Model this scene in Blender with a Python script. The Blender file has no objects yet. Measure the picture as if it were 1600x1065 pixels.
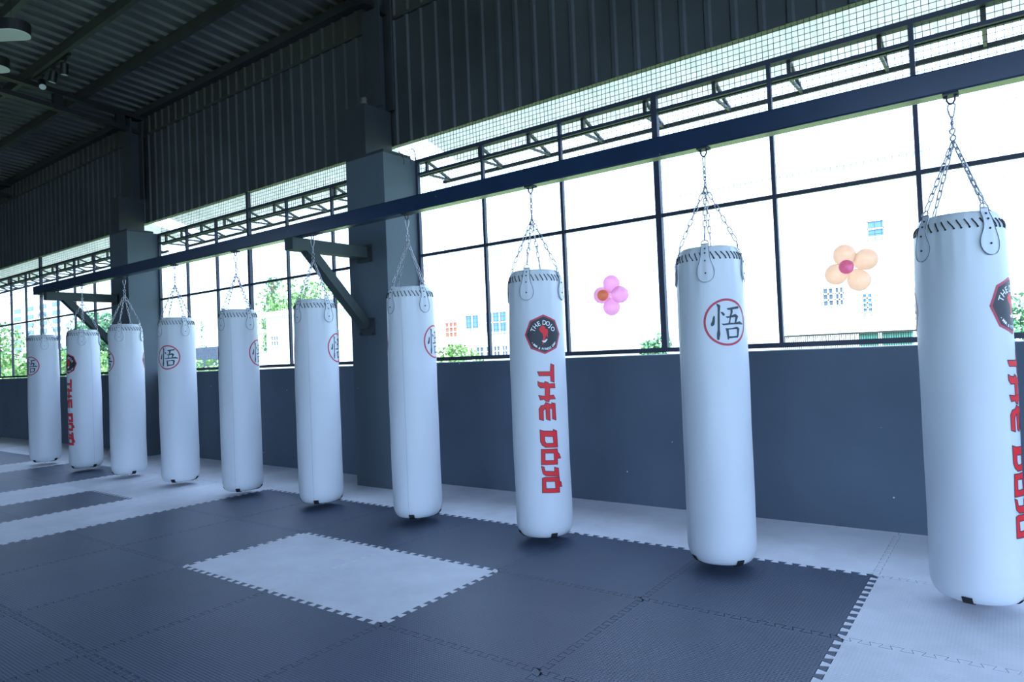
import bpy, bmesh, math, random
from mathutils import Vector, Matrix
from mathutils.geometry import tessellate_polygon
random.seed(7)
PI = math.pi
sc = bpy.context.scene
COL = sc.collection

# ------------------------------------------------------------------ camera
H = 1.3676
F_PX = 1054.59
R_ = (0.80335211, 0.59404788, -0.0416233)
U_ = (0.04637942, 0.00726945, 0.99889744)
F_ = (-0.59369549, 0.80439684, 0.02171167)
cam_d = bpy.data.cameras.new('camera')
cam = bpy.data.objects.new('camera', cam_d); COL.objects.link(cam)
cam_d.sensor_width = 36.0
cam_d.lens = 36.0 * F_PX / 1600.0
cam_d.clip_end = 500
cam.matrix_world = Matrix(((R_[0], U_[0], -F_[0], 0), (R_[1], U_[1], -F_[1], 0), (R_[2], U_[2], -F_[2], H), (0, 0, 0, 1)))
sc.camera = cam
# ------------------------------------------------------------------ light
world = bpy.data.worlds.new('sky'); sc.world = world
world.use_nodes = True
bg = world.node_tree.nodes['Background']
bg.inputs['Color'].default_value = (0.52, 0.74, 1.12, 1)
bg.inputs['Strength'].default_value = 5.3
sun_d = bpy.data.lights.new('sun', 'SUN'); sun_d.energy = 9.0; sun_d.angle = 0.01; sun_d.color = (1, 0.95, 0.86)
sun = bpy.data.objects.new('sun', sun_d); COL.objects.link(sun)
sun.rotation_euler = Vector((-0.25, 0.50, -0.95)).to_track_quat('-Z', 'Y').to_euler()
sc.view_settings.view_transform = 'Standard'
sc.view_settings.look = 'None'
sc.view_settings.exposure = 0.0
sc.view_settings.gamma = 1.0
sc.view_settings.use_curve_mapping = False

# ------------------------------------------------------------------ materials
def mat(name, col, rough=0.6, metal=0.0, noise=0.0, nscale=8.0, bump=0.0, bscale=40.0, transm=0.0, specks=None, spec=0.5):
    m = bpy.data.materials.new(name); m.use_nodes = True
    nt = m.node_tree; b = nt.nodes['Principled BSDF']
    b.inputs['Base Color'].default_value = (*col, 1)
    b.inputs['Roughness'].default_value = rough
    b.inputs['Metallic'].default_value = metal
    b.inputs['Specular IOR Level'].default_value = spec
    tc = nt.nodes.new('ShaderNodeTexCoord')
    last = None
    if noise:
        n = nt.nodes.new('ShaderNodeTexNoise'); n.inputs['Scale'].default_value = nscale; n.inputs['Detail'].default_value = 4
        nt.links.new(tc.outputs['Object'], n.inputs['Vector'])
        r = nt.nodes.new('ShaderNodeMapRange')
        r.inputs['From Min'].default_value = 0.3; r.inputs['From Max'].default_value = 0.7
        r.inputs['To Min'].default_value = 1 - noise; r.inputs['To Max'].default_value = 1 + noise
        nt.links.new(n.outputs['Fac'], r.inputs['Value'])
        mx = nt.nodes.new('ShaderNodeMix'); mx.data_type = 'RGBA'; mx.blend_type = 'MULTIPLY'
        mx.inputs[0].default_value = 1
        mx.inputs[6].default_value = (*col, 1)
        nt.links.new(r.outputs['Result'], mx.inputs[7])
        nt.links.new(mx.outputs[2], b.inputs['Base Color']); last = mx.outputs[2]
    if specks:
        v = nt.nodes.new('ShaderNodeTexVoronoi'); v.inputs['Scale'].default_value = specks[0]
        nt.links.new(tc.outputs['Object'], v.inputs['Vector'])
        c = nt.nodes.new('ShaderNodeMath'); c.operation = 'LESS_THAN'; c.inputs[1].default_value = specks[1]
        nt.links.new(v.outputs['Distance'], c.inputs[0])
        m2 = nt.nodes.new('ShaderNodeMix'); m2.data_type = 'RGBA'
        nt.links.new(c.outputs[0], m2.inputs[0])
        if last: nt.links.new(last, m2.inputs[6])
        else: m2.inputs[6].default_value = (*col, 1)
        m2.inputs[7].default_value = (0.6, 0.62, 0.6, 1)
        nt.links.new(m2.outputs[2], b.inputs['Base Color'])
    if bump:
        n = nt.nodes.new('ShaderNodeTexNoise'); n.inputs['Scale'].default_value = bscale; n.inputs['Detail'].default_value = 3
        nt.links.new(tc.outputs['Object'], n.inputs['Vector'])
        bp = nt.nodes.new('ShaderNodeBump'); bp.inputs['Strength'].default_value = bump; bp.inputs['Distance'].default_value = 0.01
        nt.links.new(n.outputs['Fac'], bp.inputs['Height']); nt.links.new(bp.outputs['Normal'], b.inputs['Normal'])
    return m

def mat_foam(name, col, spec=0.5, rough=0.5, bump=0.5):
    m = bpy.data.materials.new(name); m.use_nodes = True
    nt = m.node_tree; b = nt.nodes['Principled BSDF']; N = nt.nodes.new; Lk = nt.links.new
    b.inputs['Roughness'].default_value = rough
    b.inputs['Specular IOR Level'].default_value = spec
    geo = N('ShaderNodeNewGeometry')
    n = N('ShaderNodeTexNoise'); n.inputs['Scale'].default_value = 1.1; n.inputs['Detail'].default_value = 6; n.inputs['Roughness'].default_value = 0.65
    Lk(geo.outputs['Position'], n.inputs['Vector'])
    oi = N('ShaderNodeObjectInfo')
    r = N('ShaderNodeMapRange'); r.inputs['From Min'].default_value = 0.3; r.inputs['From Max'].default_value = 0.7
    r.inputs['To Min'].default_value = 0.86; r.inputs['To Max'].default_value = 1.16
    Lk(n.outputs['Fac'], r.inputs['Value'])
    r2 = N('ShaderNodeMapRange'); r2.inputs['To Min'].default_value = 0.93; r2.inputs['To Max'].default_value = 1.07
    Lk(oi.outputs['Random'], r2.inputs['Value'])
    mu = N('ShaderNodeMath'); mu.operation = 'MULTIPLY'; Lk(r.outputs[0], mu.inputs[0]); Lk(r2.outputs[0], mu.inputs[1])
    # scuffs
    ns = N('ShaderNodeTexNoise'); ns.inputs['Scale'].default_value = 5.0; ns.inputs['Detail'].default_value = 8; ns.inputs['Roughness'].default_value = 0.8
    mp = N('ShaderNodeMapping'); mp.inputs['Rotation'].default_value = (0, 0, 0.6); mp.inputs['Scale'].default_value = (1, 3.0, 1)
    Lk(geo.outputs['Position'], mp.inputs['Vector']); Lk(mp.outputs[0], ns.inputs['Vector'])
    rs = N('ShaderNodeMapRange'); rs.inputs['From Min'].default_value = 0.68; rs.inputs['From Max'].default_value = 0.80; rs.inputs['To Max'].default_value = 0.35
    Lk(ns.outputs['Fac'], rs.inputs['Value'])
    ad = N('ShaderNodeMath'); ad.operation = 'ADD'; Lk(mu.outputs[0], ad.inputs[0]); Lk(rs.outputs[0], ad.inputs[1])
    mx = N('ShaderNodeMix'); mx.data_type = 'RGBA'; mx.blend_type = 'MULTIPLY'; mx.inputs[0].default_value = 1
    mx.inputs[6].default_value = (*col, 1); Lk(ad.outputs[0], mx.inputs[7]); Lk(mx.outputs[2], b.inputs['Base Color'])
    # woven press pattern: two crossed fine waves
    w1 = N('ShaderNodeTexWave'); w1.inputs['Scale'].default_value = 20; w1.bands_direction = 'X'
    w2 = N('ShaderNodeTexWave'); w2.inputs['Scale'].default_value = 20; w2.bands_direction = 'Y'
    Lk(geo.outputs['Position'], w1.inputs['Vector']); Lk(geo.outputs['Position'], w2.inputs['Vector'])
    a2 = N('ShaderNodeMath'); a2.operation = 'MULTIPLY'; Lk(w1.outputs['Fac'], a2.inputs[0]); Lk(w2.outputs['Fac'], a2.inputs[1])
    bp = N('ShaderNodeBump'); bp.inputs['Strength'].default_value = bump; bp.inputs['Distance'].default_value = 0.003
    Lk(a2.outputs[0], bp.inputs['Height']); Lk(bp.outputs['Normal'], b.inputs['Normal'])
    return m

def mat_leaf(name, col):
    m = bpy.data.materials.new(name); m.use_nodes = True
    nt = m.node_tree; b = nt.nodes['Principled BSDF']; N = nt.nodes.new
    b.inputs['Roughness'].default_value = 0.6
    geo = N('ShaderNodeNewGeometry')
    r = N('ShaderNodeMapRange'); r.inputs['To Min'].default_value = 0.55; r.inputs['To Max'].default_value = 1.5
    nt.links.new(geo.outputs['Random Per Island'], r.inputs['Value'])
    mx = N('ShaderNodeMix'); mx.data_type = 'RGBA'; mx.blend_type = 'MULTIPLY'; mx.inputs[0].default_value = 1
    mx.inputs[6].default_value = (*col, 1); nt.links.new(r.outputs[0], mx.inputs[7]); nt.links.new(mx.outputs[2], b.inputs['Base Color'])
    return m

def mat_sheet(name, col):
    m = bpy.data.materials.new(name); m.use_nodes = True
    nt = m.node_tree; nt.nodes.remove(nt.nodes['Principled BSDF'])
    out = nt.nodes['Material Output']; N = nt.nodes.new
    d = N('ShaderNodeBsdfDiffuse'); t = N('ShaderNodeBsdfTranslucent'); mx = N('ShaderNodeMixShader')
    tc = N('ShaderNodeTexCoord'); n = N('ShaderNodeTexNoise'); n.inputs['Scale'].default_value = 2.0
    nt.links.new(tc.outputs['Object'], n.inputs['Vector'])
    mr = N('ShaderNodeMapRange'); mr.inputs['To Min'].default_value = 0.8; mr.inputs['To Max'].default_value = 1.15
    nt.links.new(n.outputs['Fac'], mr.inputs['Value'])
    cm = N('ShaderNodeMix'); cm.data_type = 'RGBA'; cm.blend_type = 'MULTIPLY'; cm.inputs[0].default_value = 1
    cm.inputs[6].default_value = (*col, 1); nt.links.new(mr.outputs[0], cm.inputs[7])
    nt.links.new(cm.outputs[2], d.inputs['Color']); nt.links.new(cm.outputs[2], t.inputs['Color'])
    mx.inputs[0].default_value = 0.6
    nt.links.new(d.outputs[0], mx.inputs[1]); nt.links.new(t.outputs[0], mx.inputs[2]); nt.links.new(mx.outputs[0], out.inputs['Surface'])
    return m

def mat_balloon(name, col):
    m = mat_sheet(name, col)
    nt = m.node_tree; N = nt.nodes.new
    mx = [n for n in nt.nodes if n.type == 'MIX_SHADER'][0]
    mx.inputs[0].default_value = 0.85
    tr = N('ShaderNodeBsdfTransparent'); tr.inputs['Color'].default_value = (*col, 1)
    m1 = N('ShaderNodeMixShader'); m1.inputs[0].default_value = 0.30
    g = N('ShaderNodeBsdfGlossy'); g.inputs['Roughness'].default_value = 0.12
    m2 = N('ShaderNodeMixShader'); m2.inputs[0].default_value = 0.04
    nt.links.new(mx.outputs[0], m1.inputs[1]); nt.links.new(tr.outputs[0], m1.inputs[2])
    nt.links.new(m1.outputs[0], m2.inputs[1]); nt.links.new(g.outputs[0], m2.inputs[2])
    nt.links.new(m2.outputs[0], nt.nodes['Material Output'].inputs['Surface'])
    return m

M = dict(
    wall=mat('slate_blue_paint', (0.085, 0.115, 0.155), 0.75, noise=0.10, nscale=1.3, specks=(4.5, 0.032), bump=0.05),
    pillar=mat('grey_paint_pillar', (0.085, 0.11, 0.135), 0.7, noise=0.06, nscale=1.5, specks=(3.0, 0.015)),
    ledge=mat('pale_mortar', (0.75, 0.75, 0.72), 0.9, noise=0.15, nscale=20),
    siding=mat('charcoal_sheet', (0.047, 0.053, 0.063), 0.55, noise=0.25, nscale=1.2),
    siding_top=mat('charcoal_sheet_upper', (0.052, 0.053, 0.055), 0.55, noise=0.25, nscale=1.2),
    roof=mat('dark_roof_sheet', (0.135, 0.142, 0.132), 0.5, noise=0.35, nscale=0.8),
    steel=mat('dark_painted_steel', (0.035, 0.040, 0.048), 0.5, noise=0.15, nscale=3),
    purlin=mat('grey_purlin_steel', (0.05, 0.054, 0.054), 0.45, noise=0.2, nscale=3),
    beam=mat('navy_painted_beam', (0.015, 0.034, 0.078), 0.25, noise=0.10, nscale=4, specks=(9.0, 0.02)),
    arm=mat('grey_painted_bracket', (0.050, 0.066, 0.066), 0.6, spec=0.25, noise=0.08, nscale=5),
    frame=mat('window_frame_steel', (0.028, 0.036, 0.065), 0.5),
    wire=mat('mesh_wire', (0.03, 0.032, 0.04), 0.5),
    truss=mat('truss_steel', (0.05, 0.05, 0.05), 0.55),
    concrete=mat('floor_slab', (0.02, 0.022, 0.025), 0.9, noise=0.2),
    dark=mat_foam('charcoal_foam', (0.070, 0.092, 0.148), 0.5, 0.42),
    light=mat_foam('pale_grey_foam', (0.84, 0.84, 0.91), 0.4, 0.55, 0.15),
    leather=mat('white_leather', (0.665, 0.705, 0.75), 0.40, noise=0.02, nscale=2.5, bump=0.05, bscale=14, spec=0.45),
    tab=mat('white_leather_tab', (0.66, 0.70, 0.75), 0.5),
    seam=mat('seam_thread', (0.42, 0.46, 0.50), 0.6),
    edge=mat('dark_stitch_edge', (0.10, 0.12, 0.17), 0.7),
    lace=mat('black_lace', (0.012, 0.014, 0.022), 0.6),
    chrome=mat('galvanised_steel', (0.46, 0.46, 0.52), 0.45, 0.8),
    black=mat('black_print', (0.012, 0.018, 0.028), 0.5),
    logo=mat('logo_field', (0.016, 0.024, 0.034), 0.5),
    kanji=mat('ink_print', (0.020, 0.042, 0.060), 0.5),
    red=mat('red_print', (0.80, 0.012, 0.022), 0.5),
    crimson=mat('crimson_print', (0.52, 0.04, 0.08), 0.5),
    white=mat('white_print', (0.85, 0.88, 0.9), 0.5),
    webbing=mat('black_webbing', (0.012, 0.013, 0.016), 0.8),
    lampblack=mat('lamp_housing', (0.012, 0.012, 0.014), 0.45),
    lampwhite=mat('lamp_diffuser', (0.75, 0.78, 0.80), 0.35),
    peach=mat_balloon('peach_balloon', (1.0, 0.76, 0.62)),
    pink=mat_balloon('pink_balloon', (1.0, 0.62, 0.82)),
    magenta=mat_balloon('magenta_balloon', (0.95, 0.46, 0.70)),
    orange=mat_balloon('orange_balloon', (0.98, 0.64, 0.34)),
    sheet=mat_sheet('canopy_sheet', (0.76, 0.72, 0.54)),
    grass=mat('grass_ground', (0.26, 0.36, 0.12), 0.9, noise=0.5, nscale=0.6),
    bwhite=mat('white_render', (0.80, 0.80, 0.78), 0.9, noise=0.04, nscale=0.4),
    bglass=mat('window_dark', (0.10, 0.13, 0.20), 0.25),
    bblue=mat('blue_shutter', (0.10, 0.20, 0.42), 0.4),
    bred=mat('red_window_surround', (0.45, 0.12, 0.08), 0.7),
    brail=mat('dark_rail', (0.03, 0.03, 0.03), 0.5),
    teal=mat('teal_panel', (0.10, 0.38, 0.34), 0.5),
    tarp=mat('grey_shade_net', (0.06, 0.08, 0.13), 0.8, noise=0.2),
    leaf=mat_leaf('leaf_green', (0.20, 0.36, 0.12)),
    leaf2=mat_leaf('leaf_dark', (0.10, 0.26, 0.12)),
    bark=mat('bark', (0.10, 0.08, 0.06), 0.9, noise=0.3),
    cloth=mat('grey_cloth', (0.10, 0.10, 0.10), 0.9),
    cable=mat('black_cable', (0.02, 0.02, 0.022), 0.6),
)

# ------------------------------------------------------------------ mesh helpers
def obj(name, bm, m, parent=None, smooth=False, mats=None):
    me = bpy.data.meshes.new(name); bm.to_mesh(me); bm.free()
    for x in (mats or [m]): me.materials.append(x)
    if smooth:
        for f in me.polygons: f.use_smooth = True
    o = bpy.data.objects.new(name, me); COL.objects.link(o)
    if parent: o.parent = parent
    return o
def struct(name, bm, m, parent=None, **k):
    o = obj(name, bm, m, parent, **k)
    if not parent: o['kind'] = 'structure'
    return o
def tag(o, label, cat, group=None, kind=None):
    o['label'] = label; o['category'] = cat
    if group: o['group'] = group
    if kind: o['kind'] = kind
    return o
def thing(name, label, cat, loc=(0, 0, 0), rz=0, group=None):
    o = bpy.data.objects.new(name, None); COL.objects.link(o)
    o.location = loc; o.rotation_euler = (0, 0, rz); o.empty_display_size = 0.1
    return tag(o, label, cat, group)
def box(bm, x0, x1, y0, y1, z0, z1):
    v = [bm.verts.new(p) for p in ((x0, y0, z0), (x1, y0, z0), (x1, y1, z0), (x0, y1, z0), (x0, y0, z1), (x1, y0, z1), (x1, y1, z1), (x0, y1, z1))]
    for f in ((3, 2, 1, 0), (4, 5, 6, 7), (0, 1, 5, 4), (1, 2, 6, 5), (2, 3, 7, 6), (3, 0, 4, 7)):
        bm.faces.new([v[i] for i in f])
    return v
def bxm(*a):
    bm = bmesh.new(); box(bm, *a); return bm
def bar(bm, a, b, w, h=None, up=(0, 0, 1)):
    """rectangular bar from a to b, w across, h along up"""
    a = Vector(a); b = Vector(b); h = h or w
    d = (b - a).normalized(); u = Vector(up)
    if abs(d.dot(u)) > 0.99: u = Vector((0, 1, 0))
    s = d.cross(u).normalized(); u = s.cross(d).normalized()
    v = []
    for p in (a, b):
        for i, j in ((-1, -1), (1, -1), (1, 1), (-1, 1)):
            v.append(bm.verts.new(p + s * (i * w / 2) + u * (j * h / 2)))
    for f in ((0, 1, 2, 3), (7, 6, 5, 4), (0, 4, 5, 1), (1, 5, 6, 2), (2, 6, 7, 3), (3, 7, 4, 0)):
        bm.faces.new([v[i] for i in f])
def tube(bm, pts, r, n=6, closed=False):
    pts = [Vector(p) for p in pts]; N = len(pts); rings = []
    pu = None
    for i in range(N):
        if closed: d = pts[(i + 1) % N] - pts[i - 1]
        else: d = pts[min(i + 1, N - 1)] - pts[max(i - 1, 0)]
        d.normalize()
        if pu is None:
            pu = Vector((0, 0, 1)) if abs(d.z) < 0.9 else Vector((1, 0, 0))
        s = d.cross(pu).normalized(); pu = s.cross(d).normalized()
        rings.append([bm.verts.new(pts[i] + (s * math.cos(2 * PI * k / n) + pu * math.sin(2 * PI * k / n)) * r) for k in range(n)])
    for i in range(N if closed else N - 1):
        a, b = rings[i], rings[(i + 1) % N]
        for k in range(n):
            try: bm.faces.new((a[k], a[(k + 1) % n], b[(k + 1) % n], b[k]))
            except ValueError: pass
    if not closed:
        bm.faces.new(list(reversed(rings[0]))); bm.faces.new(rings[-1])
def lathe(bm, prof, n=32, cx=0, cy=0):
    rings = []
    for r, z in prof:
        rings.append([bm.verts.new((cx + r * math.cos(2 * PI * k / n), cy + r * math.sin(2 * PI * k / n), z)) for k in range(n)])
    for a, b in zip(rings, rings[1:]):
        for k in range(n): bm.faces.new((a[k], a[(k + 1) % n], b[(k + 1) % n], b[k]))
    bm.faces.new(list(reversed(rings[0]))); bm.faces.new(rings[-1])
def ball(bm, c, r, sx=1, sy=1, sz=1, rot=None, seg=20):
    m = Matrix.Translation(c) @ (rot or Matrix.Identity(4)) @ Matrix.Diagonal((r * sx, r * sy, r * sz, 1))
    bmesh.ops.create_uvsphere(bm, u_segments=seg, v_segments=seg // 2 + 2, radius=1, matrix=m)
def copy_tree(o, parent=None):
    c = o.copy(); COL.objects.link(c)
    if parent: c.parent = parent
    for ch in list(o.children): copy_tree(ch, c)
    return c

# ------------------------------------------------------------------ room shell
WY = 5.48                       # plane of the window wall
SILL = 1.32
XL, XR, YF = -24.0, 9.0, -9.0
P1 = (-5.92, -5.31); P2 = (-11.84, -11.22)
struct('floor', bxm(XL - .3, XR + .3, YF - .3, WY + .25, -0.30, -0.02), M['concrete'])
struct('wall_back', bxm(XL, XR, WY, WY + .2, -0.02, SILL), M['wall'])
struct('trim_1', bxm(XL, XR, WY + .01, WY + .19, SILL, SILL + .006), M['ledge'])
# ribbed sheet siding over the windows
def ribbed(bm, a, b, along, out, pitch, depth, x0, x1):
    """sheet spanning vectors a->b (two ends), ribs every pitch along x from x0 to x1; out = rib direction"""
    prof = []
    x = x0
    while x < x1:
        prof += [(x, 0), (x + pitch * .68, 0), (x + pitch * .76, depth), (x + pitch * .92, depth), (x + pitch, 0)]
        x += pitch
    va = [bm.verts.new(Vector(a) + Vector(along) * p + Vector(out) * q) for p, q in prof]
    vb = [bm.verts.new(Vector(b) + Vector(along) * p + Vector(out) * q) for p, q in prof]
    for i in range(len(prof) - 1):
        if (va[i].co - va[i + 1].co).length > 1e-5: bm.faces.new((va[i], va[i + 1], vb[i + 1], vb[i]))
bm = bmesh.new(); ribbed(bm, (0, WY - .02, 3.83), (0, WY - .02, 5.30), (1, 0, 0), (0, -1, 0), .215, .022, XL, XR)
struct('wall_back_upper', bm, M['siding'])
bm = bmesh.new(); ribbed(bm, (0, WY - .005, 5.30), (0, WY - .005, 5.86), (1, 0, 0), (0, -1, 0), .215, .022, XL, XR)
struct('wall_back_top', bm, M['siding_top'])
struct('trim_2', bxm(XL, XR, WY + .04, WY + .12, 3.86, 3.95), M['steel'])
struct('trim_3', bxm(XL, XR, WY - .055, WY + .03, 5.265, 5.30), M['purlin'])
bm = bmesh.new(); box(bm, XL, XR, WY - .12, WY + .03, 5.60, 5.70)
struct('trim_4', bm, M['steel'])
# roof, rising gently inward, ribs running from wall to ridge
SL = 0.075
def roofz(y): return 5.80 + SL * (WY - y)
bm = bmesh.new(); ribbed(bm, (0, WY + .5, roofz(WY + .5)), (0, YF - .5, roofz(YF - .5)), (1, 0, 0), (0, 0, -1), .24, .035, XL, XR)
struct('ceiling', bm, M['roof'])
struct('trim_5', bxm(XL, XR, YF - .5, WY + .5, 7.1, 7.15), M['roof'])
n = 6
for y in (4.56, 3.80, 3.02, 2.24, 1.46, 0.68, -0.10, -0.88, -1.66, -2.44, -4.0, -5.6, -7.2):
    z = roofz(y) - .035
    bm = bmesh.new(); box(bm, XL, XR, y - .015, y + .015, z - .13, z); box(bm, XL, XR, y - .015, y + .045, z - .14, z - .13)
    struct('trim_%d' % n, bm, M['purlin']); n += 1
# rafters (open frames) at each pillar line
for xc in (-17.6, -11.55, -5.62, .8):
    bm = bmesh.new()
    y0, y1 = 5.44, YF
    for dz, t in ((-.22, .07), (-.46, .07)):
        bar(bm, (xc, y0, roofz(y0) + dz), (xc, y1, roofz(y1) + dz), .12, t)
    y = 5.1
    while y > YF:
        bar(bm, (xc, y, roofz(y) - .50), (xc, y, roofz(y) - .20), .10, .12)
        y -= 0.9
    struct('trim_%d' % n, bm, M['lampblack']); n += 1
# far walls of the hall, unseen; openings shaped for light on the bags
struct('wall_left', bxm(XL - .2, XL, YF, WY + .2, -0.02, 6.9), M['siding'])
bm = bmesh.new(); box(bm, XL, XR, YF - .2, YF, -0.02, .15); box(bm, XL, XR, YF - .2, YF, 6.3, 6.95)
x = XL + 3
while x < XR:
    box(bm, x, x + (6.0 if x < -4 else .4), YF - .2, YF, .15, 6.3); x += 6
struct('wall_front', bm, M['siding'])
bm = bmesh.new(); box(bm, XR, XR + .2, YF, WY + .2, -0.02, .15); box(bm, XR, XR + .2, YF, WY + .2, 5.5, 6.9)
box(bm, XR, XR + .2, -2.2, -1.8, .15, 5.5)
struct('wall_right', bm, M['siding'])

# ------------------------------------------------------------------ pillars with steel posts
PLAB = ['wide grey concrete pillar beside the big right-hand windows, carrying the middle rail bracket',
        'second grey concrete pillar further left, behind the end bracket of the rail']
SLAB = ['dark steel post with boxed foot standing on the nearer concrete pillar',
        'dark steel post with boxed foot standing on the farther concrete pillar']
for k, (x0, x1) in enumerate((P1, P2)):
    bm = bxm(x0, x1, 5.01, WY + .015, -0.02, 3.615)
    o = obj('concrete_pillar', bm, M['pillar']); tag(o, PLAB[k], 'pillar')
    bv = o.modifiers.new('b', 'BEVEL'); bv.width = .006; bv.segments = 2
    t = thing('steel_post', SLAB[k], 'post', ((x0 + x1) / 2, 5.2, 3.615))
    cx, cy, cz = (x0 + x1) / 2, 5.2, 3.615
    bm = bxm(x0 + .01 - cx, x0 + .32 - cx, 5.03 - cy, 5.425 - cy, .03, .60); obj('foot_box', bm, M['steel'], t)
    bm = bxm(x0 - cx, x1 - cx, 5.015 - cy, 5.425 - cy, 0, .03); obj('base_plate', bm, M['steel'], t)
    bm = bmesh.new()
    box(bm, x0 + .14 - cx, x0 + .42 - cx, 5.20 - cy, 5.22 - cy, .60, 1.9)
    box(bm, x0 + .14 - cx, x0 + .42 - cx, 5.38 - cy, 5.40 - cy, .60, 1.9)
    box(bm, x0 + .27 - cx, x0 + .29 - cx, 5.22 - cy, 5.38 - cy, .60, 1.9)
    box(bm, x0 + .14 - cx, x0 + .16 - cx, 5.22 - cy, 5.38 - cy, .60, 1.9)
    obj('column', bm, M['steel'], t)
bm = bmesh.new(); ball(bm, (0, 0, .04), .045, 1.0, .9, 1.1, seg=12)
for v in bm.verts: v.co += Vector((random.uniform(-1, 1), random.uniform(-1, 1), random.uniform(-1, 1))) * .012
tag(obj('crumpled_cloth', bm, M['cloth'], smooth=True), 'small pale crumpled lump on top of the steel foot box of the nearer pillar', 'cloth').location = (-5.66, 5.08, 4.215)
t = thing('loose_cables', 'tangle of thin loose cables poking out beside the top of the nearer pillar', 'cable', (-5.19, 5.2, 3.616))
for k in range(5):
    bm = bmesh.new(); pts = []
    a = random.uniform(.05, .3)
    for i in range(9):
        q = i / 8
        pts.append((-.12 + q * a + .02 * math.sin(q * 9 + k), .02 + k * .045, .004 + .10 * math.sin(PI * q) * (0.6 + .15 * k) - .13 * q * q))
    tube(bm, pts, .003, 5); obj('cable', bm, M['cable'], t)

# ------------------------------------------------------------------ windows
bays = [(-5.31, .49, [-4.355, -3.395, -2.41, -1.44, -.465], -2.41), (-11.22, -5.92, [-10.33, -9.48, -8.62, -7.74, -6.80], -8.62),
        (-24.0, -11.84, [-12.8, -13.68, -14.56, -15.38, -16.22, -17.08, -17.95, -18.8, -19.7, -20.6, -21.5, -22.4], -16.22),
        (.49, 9.0, [1.45, 2.4, 3.37, 4.33, 5.3, 6.3, 7.3], 3.37)]  # last bay is out of view, added to carry on the window light
ZT = 3.61
for k, (x0, x1, mull, thick) in enumerate(bays):
    w = bpy.data.objects.new('window_%d' % (k + 1), None); COL.objects.link(w); w['kind'] = 'structure'
    w.location = ((x0 + x1) / 2, WY + .03, SILL)
    ox, oy, oz = w.location
    bm = bmesh.new()
    for a, b, c, d in ((x0, x1, SILL + .022, SILL + .062), (x0, x1, ZT - .035, ZT + .005), (x0, x0 + .035, SILL + .062, ZT - .035), (x1 - .035, x1, SILL + .062, ZT - .035)):
        box(bm, a - ox, b - ox, -.02, .02, c - oz, d - oz)
    obj('window_frame', bm, M['frame'], w)
    for xm in mull:
        wd = .052 if xm == thick else .030
        top = (3.84 if k > 0 and xm == thick else ZT - .035)
        obj('mullion', bxm(xm - wd / 2 - ox, xm + wd / 2 - ox, -.03 if xm == thick else -.018, .02, .062, top - oz), M['frame'], w)
    obj('transom', bxm(x0 + .035 - ox, x1 - .035 - ox, -.014, .014, 2.515 - oz, 2.545 - oz), M['frame'], w)
    obj('transom', bxm(x0 + .035 - ox, x1 - .035 - ox, -.014, .014, 3.435 - oz, 3.465 - oz), M['frame'], w)
    # wire mesh, a square grid
    for z0, z1, t, yy in ((SILL + .03, 3.20, .0010, .024), (3.18, 3.86, .0018, .028)):
        bm = bmesh.new(); g = .0455
        x = x0 + g
        while x < x1:
            jx = random.uniform(-.003, .003)
            box(bm, x + jx - t - ox, x + jx + t - ox, yy, yy + 2 * t, z0 - oz, z1 - oz); x += g
        z = z0 + .02
        while z < z1:
            box(bm, x0 - ox, x1 - ox, yy - 2 * t, yy, z - t - oz, z + t - oz); z += g
        obj('wire_mesh', bm, M['wire'], w)

# ------------------------------------------------------------------ outside canopy: triangular truss + sheet
posts = {0: [-5.2 + .0, -4.43, -3.80, -3.17, -2.53, -1.90, -1.30, -.67, -.05, .45], 1: [-11.1, -10.6, -10.0, -9.35, -8.72, -8.1, -7.45, -6.8, -6.1],
         2: [-12.0 - .63 * i for i in range(19)], 3: [.6 + .63 * i for i in range(13)]}
TLAB = ['triangular steel canopy truss outside the large right-hand window', 'triangular steel canopy truss outside the middle window between the two pillars',
        'triangular steel canopy truss outside the far left window', 'triangular steel canopy truss continuing beyond the right edge of the large window']
CLAB = ['translucent canopy sheet outside above the right-hand window', 'translucent canopy sheet outside above the middle window',
        'translucent canopy sheet outside above the far left window', 'translucent canopy sheet outside beyond the large right window']
for k, (x0, x1, mull, thick) in enumerate(bays):
    t = thing('canopy_truss', TLAB[k], 'truss', ((x0 + x1) / 2, WY + .09, 3.45))
    ox, oy, oz = t.location
    A = (.0, .15); B = (.0, .0); Cc = (.40, .005)
    for nm, (yy, zz) in (('top_chord', A), ('middle_chord', B), ('outer_chord', Cc)):
        bm = bmesh.new(); bar(bm, (x0 - ox, yy, zz), (x1 - ox, yy, zz), .034, .034); obj(nm, bm, M['truss'], t)
    for xp in posts[k]:
        bm = bmesh.new(); xx = xp - ox
        bar(bm, (xx, A[0], A[1]), (xx, B[0], B[1]), .03, .03, (0, 1, 0))
        bar(bm, (xx, A[0], A[1]), (xx, Cc[0], Cc[1]), .026, .026)
        bar(bm, (xx, B[0], B[1]), (xx, Cc[0], Cc[1]), .022, .022)
        obj('brace', bm, M['truss'], t)
    bm = bmesh.new(); ribbed(bm, (0, WY + .10, 3.93), (0, 6.25, 3.755), (1, 0, 0), (0, 0, -1), .2, .02, x0, x1)
    tag(obj('canopy_sheet', bm, M['sheet']), CLAB[k], 'roof sheet')

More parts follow.
